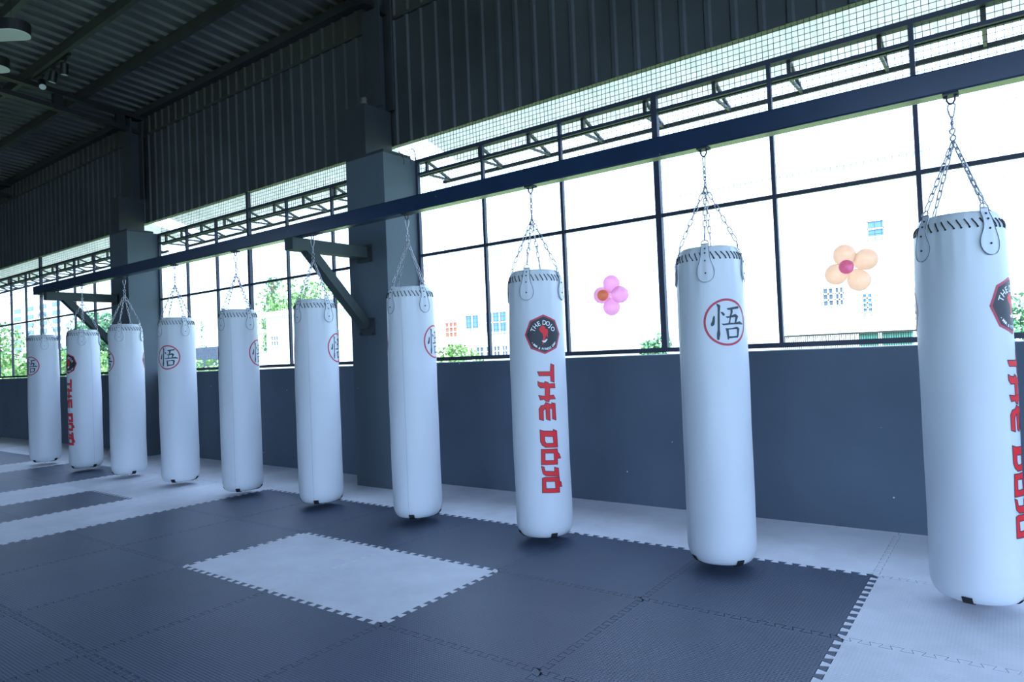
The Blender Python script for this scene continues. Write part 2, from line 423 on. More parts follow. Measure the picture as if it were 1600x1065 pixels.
# ------------------------------------------------------------------ foam mats with jigsaw edges
X0, Y0 = -4.699, 2.408
GAP = .0025
def teeth(n=12, a=.018):
    """(offset, s) points strictly between s=0 and s=1"""
    p = 1.0 / n; pts = []
    for k in range(n):
        s = k * p
        pts += [(-a, s + (.14 if k == 0 else -.07) * p), (-a, s + .57 * p), (a, s + .43 * p), (a, s + (1.07 if k < n - 1 else .86) * p)]
    return pts
TE = teeth()
def mat_outline(jag_top=True, topy=1.0):
    P = [(0, 0)] + [(s, o) for o, s in TE] + [(1, 0)] + [(1 + o, s) for o, s in TE]
    if jag_top: P += [(1, 1)] + [(s, 1 + o) for o, s in reversed(TE)] + [(0, 1)]
    else: P += [(1, 1), (1, topy), (0, topy), (0, 1)]
    P += [(o, s) for o, s in reversed(TE)]
    return P
def mat_mesh(name, P, m):
    # shrink along normals for a hairline joint
    n = len(P); Q = []
    for i in range(n):
        a = Vector(P[i - 1]); b = Vector(P[i]); c = Vector(P[(i + 1) % n])
        e1 = (b - a).normalized(); e2 = (c - b).normalized()
        nn = Vector((-(e1.y + e2.y), e1.x + e2.x))
        if nn.length < 1e-6: nn = Vector((-e1.y, e1.x))
        nn.normalize(); Q.append(b + nn * GAP)
    bm = bmesh.new()
    top = [bm.verts.new((q.x - .5, q.y - .5, 0)) for q in Q]; bot = [bm.verts.new((q.x - .5, q.y - .5, -.02)) for q in Q]
    tris = tessellate_polygon([[Vector((q.x, q.y, 0)) for q in Q]])
    for tr in tris:
        f = bm.faces.new([top[i] for i in tr])
        f.normal_update()
        if f.normal.z < 0: f.normal_flip()
    for i in range(n): bm.faces.new((top[i - 1], bot[i - 1], bot[i], top[i]))
    me = bpy.data.meshes.new(name); bm.to_mesh(me); bm.free(); me.materials.append(m)
    return me
ME = {}
for nm, m in (('dark', M['dark']), ('light', M['light'])):
    ME[nm, 0] = mat_mesh('floor_mat_' + nm, mat_outline(), m)
    ME[nm, 1] = mat_mesh('floor_mat_wall_' + nm, mat_outline(False, 1.068), m)
def is_light(i, j):
    if j == 2 or i >= 4 or i == -3 or i == -8: return True
    if j == 0 and i in (0, 1): return True
    if i == -4 and j == 1: return True
    if i == -5: return True
    return False
def proj(x, y, z=0):
    d = Vector((x, y, z - H)); zz = d.dot(Vector(F_))
    if zz < .05: return None
    return 800 + F_PX * d.dot(Vector(R_)) / zz, 532.5 - F_PX * d.dot(Vector(U_)) / zz
ORD = ['first', 'second', 'third', 'fourth', 'fifth', 'sixth', 'seventh', 'eighth', 'ninth', 'tenth', 'eleventh', 'twelfth', 'thirteenth',
       'fourteenth', 'fifteenth', 'sixteenth', 'seventeenth', 'eighteenth', 'nineteenth', 'twentieth', 'twenty-first', 'twenty-second', 'twenty-third', 'twenty-fourth']
def mat_label(i, j):
    c = 'light grey' if is_light(i, j) else 'charcoal'
    row = ORD[2 - j]
    if (i, j) == (0, 0): return 'light grey foam mat, left half of the pale pair surrounded by charcoal mats'
    if (i, j) == (1, 0): return 'light grey foam mat, right half of the pale pair surrounded by charcoal mats'
    if i >= 4:
        return 'light grey foam mat right of the charcoal area, %s row from wall, %s across' % (row, ORD[i - 4])
    if j == 2:
        return 'light grey foam mat in the wall strip, %s left of the right-hand pale area' % ORD[3 - i]
    if i >= -2:
        return 'charcoal foam mat, %s row out from the wall, %s left of the right-hand pale area' % (row, ORD[3 - i])
    if i == -3: return 'light grey foam mat in the nearest long pale stripe, %s row from the wall' % row
    if i == -4: return '%s foam mat just left of the nearest pale stripe, %s row from the wall' % (c, row)
    if i == -5: return 'light grey foam mat in the second long pale stripe, %s row from the wall' % row
    if i == -8: return 'light grey foam mat in the third, thinner-looking pale stripe, %s row from the wall' % row
    if i > -8: return 'charcoal foam mat between the second and third pale stripes, %s row out, %s one across' % (row, ORD[-6 - i])
    return 'charcoal foam mat beyond the third pale stripe, %s row from the wall, %s along' % (row, ORD[-9 - i])
for i in range(-19, 7):
    for j in range(-4, 3):
        seen = False
        for a in (0, .5, 1):
            for b in (0, .5, 1):
                p = proj(X0 + i + a, Y0 + j + b)
                if p and -150 < p[0] < 2150 and 500 < p[1] < 1250: seen = True
        if not seen: continue
        lt = 'light' if is_light(i, j) else 'dark'
        o = bpy.data.objects.new('foam_mat', ME[lt, 1 if j == 2 else 0]); COL.objects.link(o)
        o.location = (X0 + i + .5, Y0 + j + .5, 0)
        tag(o, mat_label(i, j), 'mat', 'pale foam mats of the gym floor' if lt == 'light' else 'charcoal foam mats of the gym floor')

# ------------------------------------------------------------------ rail beam and brackets
KS = 1.035                                 # size of the bags relative to a 1.86 m body
def YB(x): return 4.026 * KS + .0068 * x        # line the bags hang on
bt = thing('bag_rail', 'long dark blue steel beam that all the white punching bags hang from', 'beam', (0, YB(0), 2.622))
bt.rotation_euler = (0, 0, math.atan(.0068))
bm = bxm(-12.21, 1.3, -.052, .052, 0, .130)
o = obj('beam', bm, M['beam'], bt); o.modifiers.new('b', 'BEVEL').width = .008
BX = [x * KS for x in (-11.619, -10.23, -8.993, -7.746, -6.497, -5.222, -3.984, -2.735, -1.453, -.185)]
for x in BX:
    bm = bmesh.new()
    box(bm, x - .035, x + .035, -.035, .035, -.008, 0)
    tube(bm, [(x - .018, 0, 0), (x - .018, 0, -.03), (x - .010, 0, -.045), (x, 0, -.050), (x + .010, 0, -.045), (x + .018, 0, -.03), (x + .018, 0, 0)], .005, 6)
    for q in (-.026, .026): lathe(bm, [(.007, -.014), (.007, -.008)], 6, x + q, 0)
    obj('eye_hook', bm, M['steel'], bt)
BLAB = ['grey steel bracket with diagonal brace holding the rail at the nearer pillar',
        'grey steel bracket with diagonal brace at the farther pillar, under the rail end']
for k, xa in enumerate((-5.67, -11.66)):
    yb = YB(xa) - .052
    t = thing('rail_bracket', BLAB[k], 'bracket', (xa, 5.01, 2.562))
    obj('arm', bxm(-.065, .065, yb - 5.01 - .03, -.012, -.062, .0585), M['arm'], t)
    bm = bmesh.new(); bar(bm, (0, 4.26 - 5.01, -.03), (0, -.012, -.80), .115, .095); obj('diagonal_brace', bm, M['arm'], t)
    bm = bxm(-.09, .14, -.012, 0, -.11, .08)
    for a in (-.078, .115):
        for b in (-.09, .065): bmesh.ops.create_cone(bm, cap_ends=True, segments=6, radius1=.012, radius2=.012, depth=.02, matrix=Matrix.Translation((a, -.018, b)) @ Matrix.Rotation(PI / 2, 4, 'X'))
    obj('wall_plate', bm, M['steel'], t)
    bm = bxm(-.09, .14, -.012, 0, -.91, -.72)
    for a in (-.078, .115):
        for b in (-.89, -.74): bmesh.ops.create_cone(bm, cap_ends=True, segments=6, radius1=.012, radius2=.012, depth=.02, matrix=Matrix.Translation((a, -.018, b)) @ Matrix.Rotation(PI / 2, 4, 'X'))
    obj('wall_plate', bm, M['steel'], t)

# ------------------------------------------------------------------ punching bag
ART_LETTERS = [[[[0.0927,1.3015],[0.1179,1.2913],[0.1138,1.1706],[0.0869,1.1812],[0.0866,1.2177],[0.0082,1.2205],[-0.0033,1.2501],[0.086,1.247]]],[[[-0.0034,1.1837],[0.0127,1.1748],[0.041,1.1708],[0.0461,1.1815],[0.0677,1.1731],[0.0731,1.1637],[0.1168,1.1631],[0.1185,1.1328],[0.0777,1.1343],[0.0753,1.0834],[0.104,1.0853],[0.1179,1.057],[0.0741,1.0571],[0.0674,1.0384],[0.043,1.047],[0.0361,1.0583],[0.0085,1.055],[-0.002,1.0872],[0.0417,1.0807],[0.0441,1.1361],[0.012,1.1376],[-0.0027,1.1554]]],[[[0.0445,1.0378],[0.0853,1.0208],[0.0859,1.0336],[0.114,1.0262],[0.1169,0.91],[0.0877,0.9214],[0.089,0.9914],[0.0712,0.9945],[0.0713,0.9108],[0.0441,0.9216],[0.0427,0.9961],[0.0331,0.9885],[0.0262,0.9797],[0.0252,0.9135],[-0.0036,0.922],[-0.0032,0.9946],[0.0114,1.0167],[0.0344,1.0202]]],[[[-0.0029,0.8513],[0.0249,0.8428],[0.0898,0.8384],[0.0904,0.8493],[0.1186,0.8368],[0.1216,0.7243],[0.031,0.7283],[0.0089,0.7448],[-0.0019,0.7679]],[[0.0279,0.8046],[0.0869,0.7987],[0.0899,0.7547],[0.0369,0.7569],[0.0283,0.771]]],[[[0.0005,0.7179],[0.1166,0.7139],[0.1208,0.6879],[0.1318,0.6775],[0.1422,0.647],[0.1163,0.6456],[0.1143,0.6067],[-0.0032,0.6113]],[[0.0266,0.6896],[0.0886,0.6849],[0.0893,0.6367],[0.0254,0.6399]]],[[[-0.0035,0.6031],[0.0161,0.5951],[0.0222,0.5677],[0.0887,0.5605],[0.0881,0.5896],[0.1196,0.5806],[0.1223,0.5238],[0.0272,0.533],[0.0051,0.5504]]],[[[-0.0007,0.519],[0.0177,0.5254],[0.1231,0.5191],[0.1261,0.4896],[0.1377,0.4834],[0.1432,0.4507],[0.1219,0.4538],[0.122,0.4129],[-0.0041,0.4197]],[[0.0237,0.4953],[0.0894,0.4915],[0.0912,0.4441],[0.0244,0.4482]]]]
ART_KANJI = [[[0.013,1.5508],[0.0194,1.5435],[0.018,1.514],[0.0139,1.4968],[0.0018,1.4877],[-0.0063,1.4944],[-0.0058,1.5048],[0.0014,1.5166],[0.0075,1.5389]],[[0.0296,1.6185],[0.038,1.618],[0.0539,1.6079],[0.0521,1.5923],[0.0486,1.5681],[0.0443,1.4641],[0.046,1.4431],[0.0383,1.4088],[0.0331,1.4073],[0.0251,1.4146],[0.0258,1.4441],[0.0308,1.4647],[0.0363,1.5687],[0.037,1.5965]],[[0.0511,1.5698],[0.0667,1.5691],[0.0785,1.5565],[0.0744,1.5462],[0.0657,1.5483],[0.0592,1.559]],[[0.0912,1.5892],[0.1086,1.5922],[0.1664,1.601],[0.1755,1.5951],[0.1695,1.5863],[0.1001,1.5795],[0.0928,1.5839]],[[0.1121,1.5851],[0.1285,1.5848],[0.1282,1.5657],[0.1157,1.5415],[0.1103,1.5173],[0.1066,1.5],[0.0959,1.5003],[0.1041,1.5244],[0.1058,1.5418],[0.1142,1.5659]],[[0.0815,1.5425],[0.1059,1.5435],[0.1307,1.5517],[0.1464,1.5549],[0.1663,1.5425],[0.1644,1.5373],[0.1532,1.5164],[0.1476,1.5025],[0.1355,1.5027],[0.145,1.534],[0.1408,1.5382],[0.0901,1.5325]],[[0.054,1.5019],[0.074,1.5011],[0.1038,1.5053],[0.1365,1.5045],[0.16,1.5093],[0.1758,1.5134],[0.2048,1.4986],[0.2029,1.4933],[0.1542,1.4954],[0.1033,1.4948],[0.0664,1.4909]],[[0.077,1.4749],[0.0871,1.4745],[0.096,1.4655],[0.0977,1.4272],[0.0949,1.4099],[0.0918,1.4066],[0.0857,1.412],[0.0842,1.4312],[0.0809,1.4591]],[[0.0871,1.4735],[0.1179,1.4746],[0.1439,1.4799],[0.1579,1.4796],[0.1724,1.4689],[0.1691,1.4602],[0.1618,1.4289],[0.1562,1.4185],[0.1468,1.4188],[0.15,1.4326],[0.1521,1.464],[0.1454,1.4676],[0.0903,1.465]],[[0.094,1.4274],[0.1234,1.4271],[0.1521,1.4291],[0.1562,1.4185],[0.1228,1.4167],[0.0952,1.4151]]]
ART_KICK = [[[0.0201,1.5416],[0.0335,1.5619],[0.0486,1.5676],[0.0632,1.5568],[0.0649,1.5443],[0.0826,1.5417],[0.0856,1.5271],[0.0806,1.4981],[0.0845,1.4834],[0.0778,1.4857],[0.0718,1.5025],[0.0644,1.4861],[0.0615,1.4696],[0.045,1.437],[0.0384,1.4331],[0.0415,1.4537],[0.0472,1.4867],[0.0439,1.5096],[0.0277,1.5248]],[[0.0355,1.4623],[0.0546,1.4616],[0.075,1.4754],[0.0783,1.4691],[0.0606,1.4489],[0.0476,1.4494]]]
ZB, ZTOP = .100, 1.957
def bagR(th, z):
    if z < .20:
        q = max(0, (z - ZB)) / (.20 - ZB); r = .150 + .050 * math.sqrt(max(0, 1 - (1 - q) ** 2))
    elif z < 1.2: r = .200
    elif z < 1.86: r = .200 - .010 * ((z - 1.2) / .66) ** 2
    else:
        q = min(1, (z - 1.86) / (ZTOP - 1.86)); r = .190 - .027 * q * q
    w = .0018 * math.sin(3 * th + 4 * z) + .0012 * math.sin(5 * th - 9 * z + 1)
    if z > 1.62:
        q = min(1, (z - 1.62) / .2)
        for ta in TABA:      # puckers beside each tab
            d = (th - ta + PI) % (2 * PI) - PI
            w += -.004 * q * math.exp(-((abs(d) - .36) / .11) ** 2)
        w += .0014 * q * math.sin(22 * th)
    return r + w
TA0 = math.radians(-32)
TABA = [TA0 + k * PI / 2 for k in range(4)]
def wrap(u, v, off=0):
    th = u / .2; r = bagR(th, v) + off
    return Vector((r * math.cos(th), r * math.sin(th), v))
def flat_tris(polys, step=.010):
    """filled outline(s) (outer, holes) -> bmesh cut into narrow strips ready to wrap"""
    bm = bmesh.new(); vs = [Vector((p[0], p[1], 0)) for P in polys for p in P]
    bv = [bm.verts.new(v) for v in vs]
    for tr in tessellate_polygon([[Vector((p[0], p[1], 0)) for p in P] for P in polys]):
        try: bm.faces.new([bv[i] for i in tr])
        except ValueError: pass
    return bm
def cut(bm, step=.012, vstep=.05):
    if not bm.verts: return
    us = [v.co.x for v in bm.verts]; vs = [v.co.y for v in bm.verts]
    x = math.floor(min(us) / step) * step
    while x < max(us):
        bmesh.ops.bisect_plane(bm, geom=bm.verts[:] + bm.edges[:] + bm.faces[:], plane_co=(x, 0, 0), plane_no=(1, 0, 0), dist=1e-6); x += step
    y = math.floor(min(vs) / vstep) * vstep
    while y < max(vs):
        bmesh.ops.bisect_plane(bm, geom=bm.verts[:] + bm.edges[:] + bm.faces[:], plane_co=(0, y, 0), plane_no=(0, 1, 0), dist=1e-6); y += vstep
def wrap_bm(bm, off, du=0):
    cut(bm)
    for f in bm.faces:
        f.normal_update()
    for v in bm.verts: v.co = wrap(v.co.x + du, v.co.y, off)
    bmesh.ops.recalc_face_normals(bm, faces=bm.faces)
    for f in bm.faces:
        c = f.calc_center_median()
        if f.normal.dot(Vector((c.x, c.y, 0))) < 0: f.normal_flip()
    return bm
def loop_strip(bm, P, w, closed=True):
    n = len(P)
    for i in range(n if closed else n - 1):
        a = Vector((*P[i], 0)); b = Vector((*P[(i + 1) % n], 0)); d = (b - a)
        if d.length < 1e-6: continue
        d.normalize(); s = Vector((-d.y, d.x, 0)) * w / 2; e = d * w * .4
        bm.faces.new([bm.verts.new(q) for q in (a - s - e, b - s + e, b + s + e, a + s - e)])
def merge(bm, other):
    me = bpy.data.meshes.new('tmp'); other.to_mesh(me); other.free(); bm.from_mesh(me); bpy.data.meshes.remove(me)
def glyphs(ch, size, bold=0.0, sx=1.0):
    """2D mesh of a character as list of triangles/quads, centred in x, baseline 0"""
    cu = bpy.data.curves.new('g', 'FONT'); cu.body = ch; cu.size = size; cu.offset = bold; cu.align_x = 'CENTER'; cu.fill_mode = 'FRONT' if hasattr(cu, 'fill_mode') else 'BOTH'
    cu.resolution_u = 3
    o = bpy.data.objects.new('g', cu); COL.objects.link(o)
    bpy.context.view_layer.update()
    dg = bpy.context.evaluated_depsgraph_get()
    me = bpy.data.meshes.new_from_object(o.evaluated_get(dg))
    bm = bmesh.new(); bm.from_mesh(me)
    bpy.data.objects.remove(o); bpy.data.curves.remove(cu); bpy.data.meshes.remove(me)
    for v in bm.verts: v.co.x *= sx
    return bm
def arc_text(txt, cu_, cv, rad, a0, a1, size, bold=0, top=True, serif=False):
    """letters along an arc, angles in degrees measured from straight up/down"""
    out = bmesh.new(); n = len(txt)
    for i, ch in enumerate(txt):
        if ch == ' ': continue
        a = math.radians(a0 + (a1 - a0) * i / (n - 1))
        g = glyphs(ch, size, bold, 0.95)
        if serif:      # slab ends on the uprights
            xs = [v.co.x for v in g.verts]; xa, xb = min(xs), max(xs); hh = size * .70; sw = size * .10
            if ch in 'HT':
                ends = [(xa + sw * .6, 0), (xb - sw * .6, 0), (xa + sw * .6, hh), (xb - sw * .6, hh)] if ch == 'H' else [(0, 0)]
                for ex, ey in ends:
                    y0 = ey if ey == 0 else ey - sw
                    g.faces.new([g.verts.new(q) for q in ((ex - sw * 1.5, y0, 0), (ex + sw * 1.5, y0, 0), (ex + sw * 1.5, y0 + sw, 0), (ex - sw * 1.5, y0 + sw, 0))])
        for v in g.verts:
            x, y = v.co.x, v.co.y
            if top:
                rr = rad + y; ang = a
                v.co = Vector((cu_ + rr * math.sin(ang) + x * math.cos(ang), cv + rr * math.cos(ang) - x * math.sin(ang), 0))
            else:
                rr = rad - y; ang = a
                v.co = Vector((cu_ + rr * math.sin(ang) + x * math.cos(ang), cv - rr * math.cos(ang) + x * math.sin(ang), 0))
        merge(out, g)
    return out

bag = bpy.data.objects.new('punching_bag', None); COL.objects.link(bag)
# body
bm = bmesh.new(); NS = 72
zs = [ZB, .103, .108, .117, .132, .152, .176, .20] + [.20 + (1.6 - .20) * k / 22 for k in range(1, 23)] + [1.60 + .26 * k / 9 for k in range(1, 10)] + [1.88, 1.90, 1.92, 1.935, 1.947, ZTOP]
rings = [[bm.verts.new(wrap(.2 * 2 * PI * k / NS, z)) for k in range(NS)] for z in zs]
for fr, dz in ((.93, .006), (.86, .004), (.80, -.012), (.4, -.016)):
    rings.append([bm.verts.new((.168 * fr * math.cos(2 * PI * k / NS), .168 * fr * math.sin(2 * PI * k / NS), ZTOP + dz)) for k in range(NS)])
rings.insert(0, [bm.verts.new((.09 * math.cos(2 * PI * k / NS), .09 * math.sin(2 * PI * k / NS), ZB - .003)) for k in range(NS)])
for a, b in zip(rings, rings[1:]):
    for k in range(NS): bm.faces.new((a[k], a[(k + 1) % NS], b[(k + 1) % NS], b[k]))
bm.faces.new(list(reversed(rings[0]))); bm.faces.new(rings[-1])
obj('bag_body', bm, M['leather'], bag, smooth=True)
# vertical seam
bm = bmesh.new(); us = .2 * math.radians(-90)
for du, w in ((0, .0028),):
    q = flat_tris([[(us - w / 2, .14), (us + w / 2, .14), (us + w / 2, 1.90), (us - w / 2, 1.90)]])
    merge(bm, wrap_bm(q, .0012))
obj('side_seam', bm, M['seam'], bag)
# lacing: slanted black stitches round the rim
bm = bmesh.new(); NL = 36
for k in range(NL):
    th = 2 * PI * k / NL; u = th * .2; sl = .010 if k % 5 else .014
    pts = [wrap(u - sl, 1.925, .002), wrap(u - sl * .3, 1.912, .004), wrap(u + sl * .5, 1.898, .004), wrap(u + sl + .001, 1.884, .002)]
    tube(bm, pts, .0029, 5)
    ball(bm, wrap(u + sl + .001, 1.884, .001), .0048, seg=6)
obj('lacing', bm, M['lace'], bag, smooth=True)
# leather tabs with rivets and D-rings, chains
APEX = Vector((0, 0, 2.345))
def link(bm, c, d, side, L=.026, w=.0095, r=.0031):
    """one chain link: long axis d, flat axis side"""
    pts = []
    for k in range(12):
        a = 2 * PI * k / 12; q = math.cos(a); s = math.sin(a)
        pts.append(c + d * (math.copysign(L - w, q) * (1 if abs(q) > .1 else 0) + w * q) + side * (w * s))
    tube(bm, pts, r, 5, True)
for ta in TABA:
    u0 = ta * .2
    # outline: strap 40 mm wide flaring to a 78 mm teardrop
    prof = [(1.972, .026), (1.955, .026), (1.925, .026), (1.895, .027), (1.870, .032), (1.850, .040), (1.828, .047), (1.808, .050), (1.788, .048), (1.770, .041), (1.757, .030), (1.749, .016), (1.746, 0)]
    L = [(u0 - w, z) for z, w in prof]; Rr = [(u0 + w, z) for z, w in reversed(prof[:-1])]
    out = L + Rr
    bm = flat_tris([out]); cut(bm, .008, .02)
    for v in bm.verts:
        z = v.co.y; v.co = wrap(v.co.x, min(z, ZTOP), .0075); v.co.z = z
    bmesh.ops.recalc_face_normals(bm, faces=bm.faces)
    r = bmesh.ops.solidify(bm, geom=bm.faces[:], thickness=.003)
    tb = obj('hanging_tab', bm, M['tab'], bag)
    bm = bmesh.new(); loop = [wrap(a, min(b, ZTOP), .0095) for a, b in out]
    for q, (a, b) in zip(loop, out): q.z = b
    tube(bm, loop, .0014, 4, True)
    obj('stitched_edge', bm, M['edge'], tb)
    for z in (1.945, 1.918, 1.872, 1.800):
        bm = bmesh.new(); ball(bm, wrap(u0, z, .0095), .0050, seg=8); obj('rivet', bm, M['black'], tb, smooth=True)
    n_ = Vector((math.cos(ta), math.sin(ta), 0)); s_ = Vector((-math.sin(ta), math.cos(ta), 0)); rc = n_ * .172 + Vector((0, 0, 1.974))
    bm = bmesh.new(); tilt = (Vector((0, 0, 1)) - n_ * .35).normalized()
    tube(bm, [rc + s_ * .021 * math.cos(a) + tilt * max(0, .024 * math.sin(a)) for a in [2 * PI * k / 16 for k in range(16)]], .0032, 6, True)
    obj('ring', bm, M['chrome'], tb, smooth=True)
    bm = bmesh.new(); a = rc + tilt * .022; b = APEX; d = b - a; Ln = d.length; d.normalize()
    s1 = d.cross(Vector((0, 0, 1))).normalized(); s2 = s1.cross(d)
    # spring hook at the foot, then links
    hk = .058
    pts = [a + d * (hk * (.5 - .5 * math.cos(t_))) + s2 * ((.006 + .006 * (.5 + .5 * math.cos(t_))) * math.sin(t_)) for t_ in [2 * PI * k / 12 for k in range(12)]]
    tube(bm, pts, .0031, 5, True)
    nl = 8; pitch = (Ln - hk) / nl
    for k in range(nl):
        link(bm, a + d * (hk - .002 + pitch * (k + .5)), d, s1 if k % 2 else s2, L=pitch / 2 + .0035)
    obj('chain', bm, M['chrome'], bag, smooth=True)
# S hook, swivel, carabiner
bm = bmesh.new(); pts = []
for k in range(25):
    q = k / 24; a = q * 2 * PI * 1.0
    pts.append((.013 * math.sin(a * 1.0 + .0) * (1 if True else 0), 0, 2.347 + .058 * (q)))
pts = [(-.004, 0, 2.375), (-.012, 0, 2.366), (-.012, 0, 2.353), (0, 0, 2.345), (.012, 0, 2.353), (.010, 0, 2.366), (0, 0, 2.377), (-.010, 0, 2.390), (-.012, 0, 2.402), (0, 0, 2.410), (.012, 0, 2.402), (.012, 0, 2.390), (.005, 0, 2.382)]
tube(bm, pts, .0040, 6); obj('s_hook', bm, M['chrome'], bag, smooth=True)
bm = bmesh.new()
tube(bm, [(0, .009 * math.cos(a), 2.415 + .011 * math.sin(a)) for a in [2 * PI * k / 12 for k in range(12)]], .0036, 6, True)
lathe(bm, [(.004, 2.426), (.008, 2.430), (.0085, 2.440), (.004, 2.446)], 10)
tube(bm, [(0, .009 * math.cos(a), 2.457 + .011 * math.sin(a)) for a in [2 * PI * k / 12 for k in range(12)]], .0036, 6, True)
obj('swivel', bm, M['chrome'], bag, smooth=True)
bm = bmesh.new()
tube(bm, [(-.006, 0, 2.466), (-.010, 0, 2.475), (-.017, 0, 2.510), (-.018, 0, 2.524), (-.010, 0, 2.533), (.004, 0, 2.534), (.014, 0, 2.527), (.017, 0, 2.512), (.009, 0, 2.475), (.004, 0, 2.466)], .0037, 6, True)
obj('carabiner', bm, M['chrome'], bag, smooth=True)
# crossed straps under the bag, and a ring
bm = bmesh.new()
for a0 in (math.radians(5), math.radians(95)):
    d = Vector((math.cos(a0), math.sin(a0), 0)); s = Vector((-d.y, d.x, 0))
    half = [(0, ZB - .006), (.05, ZB - .006), (.10, ZB - .006), (.145, ZB - .006)] + [(bagR(a0, z) + .0035, z - .003) for z in (.102, .105, .109, .115, .122, .130, .139)]
    path = [Vector((-d.x * r, -d.y * r, z)) for r, z in reversed(half[1:])] + [Vector((d.x * r, d.y * r, z)) for r, z in half]
    vs = [(bm.verts.new(p - s * .022), bm.verts.new(p + s * .022)) for p in path]
    for a, b in zip(vs, vs[1:]): bm.faces.new((a[0], a[1], b[1], b[0]))
bmesh.ops.recalc_face_normals(bm, faces=bm.faces)
bmesh.ops.solidify(bm, geom=bm.faces[:], thickness=.0025)
obj('bottom_strap', bm, M['webbing'], bag)
bm = bmesh.new()
tube(bm, [(.020 * math.cos(a), .004 * math.sin(a), .075 + .014 * math.sin(a)) for a in [2 * PI * k / 16 for k in range(16)]], .0026, 6, True)
box(bm, -.02, .02, -.003, .003, .083, .097)
obj('bottom_ring', bm, M['chrome'], bag)
# circled character print
KC = .090
bm = bmesh.new(); n = 64; ro, ri = .137, .1240
for k in range(n):
    a, b = 2 * PI * k / n, 2 * PI * (k + 1) / n
    bm.faces.new([bm.verts.new((r * math.cos(t), 1.510 + r * math.sin(t), 0)) for r, t in ((ri, a), (ro, a), (ro, b), (ri, b))])
em = obj('character_emblem', wrap_bm(bm, .0012), M['crimson'], bag)
bm = bmesh.new()
for st in ART_KANJI:
    merge(bm, flat_tris([[(p[0] - KC, p[1]) for p in st]]))
o = obj('character_print', wrap_bm(bm, .0013), M['kanji'], em)
# club logo + vertical lettering on the opposite side
LC = .055; DU = .2 * PI
bm = bmesh.new(); oct_ = lambda R: [(R * math.sin(PI / 4 * k), 1.506 + R * math.cos(PI / 4 * k)) for k in range(8)]
merge(bm, flat_tris([oct_(.137)]))
lg = obj('club_logo', wrap_bm(bm, .0010, DU), M['crimson'], bag)
bm = flat_tris([oct_(.1235)]); obj('logo_field', wrap_bm(bm, .0014, DU), M['logo'], lg)
bm = bmesh.new()
for word, a0, a1 in (('THE', -66, -24), ('DOJO', 5, 64)):
    bm = arc_text(word, -.002, 1.506, .066, a0, a1, .044, .0006, True)
    obj('logo_word', wrap_bm(bm, .0019, DU), M['white'], lg)
bm = bmesh.new()
merge(bm, arc_text('MMA & FITNESS GYM', .002, 1.504,   .107, -47, 49, .021, .0005, False))
for a in (-57, 57):
    q = bmesh.new(); rr = .100
    bmesh.ops.create_circle(q, cap_ends=True, segments=8, radius=.003, matrix=Matrix.Translation((rr * math.sin(math.radians(a)), 1.504 - rr * math.cos(math.radians(a)), 0)))
    merge(bm, q)
obj('logo_subtitle', wrap_bm(bm, .0019, DU), M['white'], lg)
bm = flat_tris([[(p[0] - LC, p[1]) for p in ART_KICK[1]]])
obj('logo_highlight', wrap_bm(bm, .0021, DU), M['white'], lg)
bm = flat_tris([[(p[0] - LC, p[1]) for p in ART_KICK[0]]])
obj('logo_figure', wrap_bm(bm, .0018, DU), M['red'], lg)
bm = bmesh.new(); ol = bmesh.new()
for polys in ART_LETTERS:
    PP = [[(p[0] - LC, p[1]) for p in P] for P in polys]
    merge(bm, flat_tris(PP))
    for P in PP: loop_strip(ol, P, .0040)
lt = obj('vertical_lettering', wrap_bm(bm, .0012, DU), M['red'], bag)
obj('letter_outline', wrap_bm(ol, .0016, DU), M['black'], lt)

TH = [-.92, -1.10 + PI, -1.384, -.525, 1.21, 1.22, 1.20, .26 + PI, .45, 1.237 + PI]
BAGLAB = ['leftmost white punching bag, circled character near its left edge, at the rail tip',
          'second white punching bag from the left, octagon logo and red lettering wrapping its left edge',
          'third white punching bag from the left, hanging before the far pillar',
          'fourth white punching bag from the left, whole circled character, just right of far pillar',
          'fifth white punching bag from the left, with visible seam and circle on right edge',
          'sixth white punching bag from the left, in front of the nearer diagonal brace',
          'seventh white punching bag from the left, hanging in front of the nearer pillar right face',
          'white punching bag showing octagon club logo and full vertical red lettering, third from the right',
          'white punching bag showing large circled black character, second from the right',
          'largest nearest white punching bag, rightmost, with logo and red lettering cut by its right edge']
protos = [bag] + [copy_tree(bag) for _ in range(9)]
for k, o in enumerate(protos):
    x = BX[k]; y = YB(x)
    o.location = (x, y, H * (1 - KS)); o.scale = (KS, KS, KS)
    phi0 = math.atan2(-y, -x)
    o.rotation_euler = (0, 0, phi0 + TH[k])
    tag(o, BAGLAB[k], 'punching bag', 'white punching bags hanging from the rail')

# ------------------------------------------------------------------ balloons tied to the mesh
def flower(name, label, c, petals, r, mp, mc, rc, cc):
    t = thing(name, label, 'balloon', c)
    for (x, z) in petals:
        d = Vector((x, 0, z)); ang = math.atan2(d.z, d.x)
        bm = bmesh.new(); ball(bm, Vector((0, 0, 0)), r, 1, .95, .97, seg=24)
        for v in bm.verts:      # neck towards the middle
            if v.co.x < 0: v.co.z *= 1 - .22 * (-v.co.x / r) ** 2; v.co.y *= 1 - .22 * (-v.co.x / r) ** 2; v.co.x *= 1.10
        bmesh.ops.transform(bm, matrix=Matrix.Translation(d) @ Matrix.Rotation(-ang, 4, 'Y'), verts=bm.verts)
        obj('petal_balloon', bm, mp, t, smooth=True)
    bm = bmesh.new(); ball(bm, Vector((cc[0], -r * .8, cc[1])), rc, seg=20); obj('centre_balloon', bm, mc, t, smooth=True)
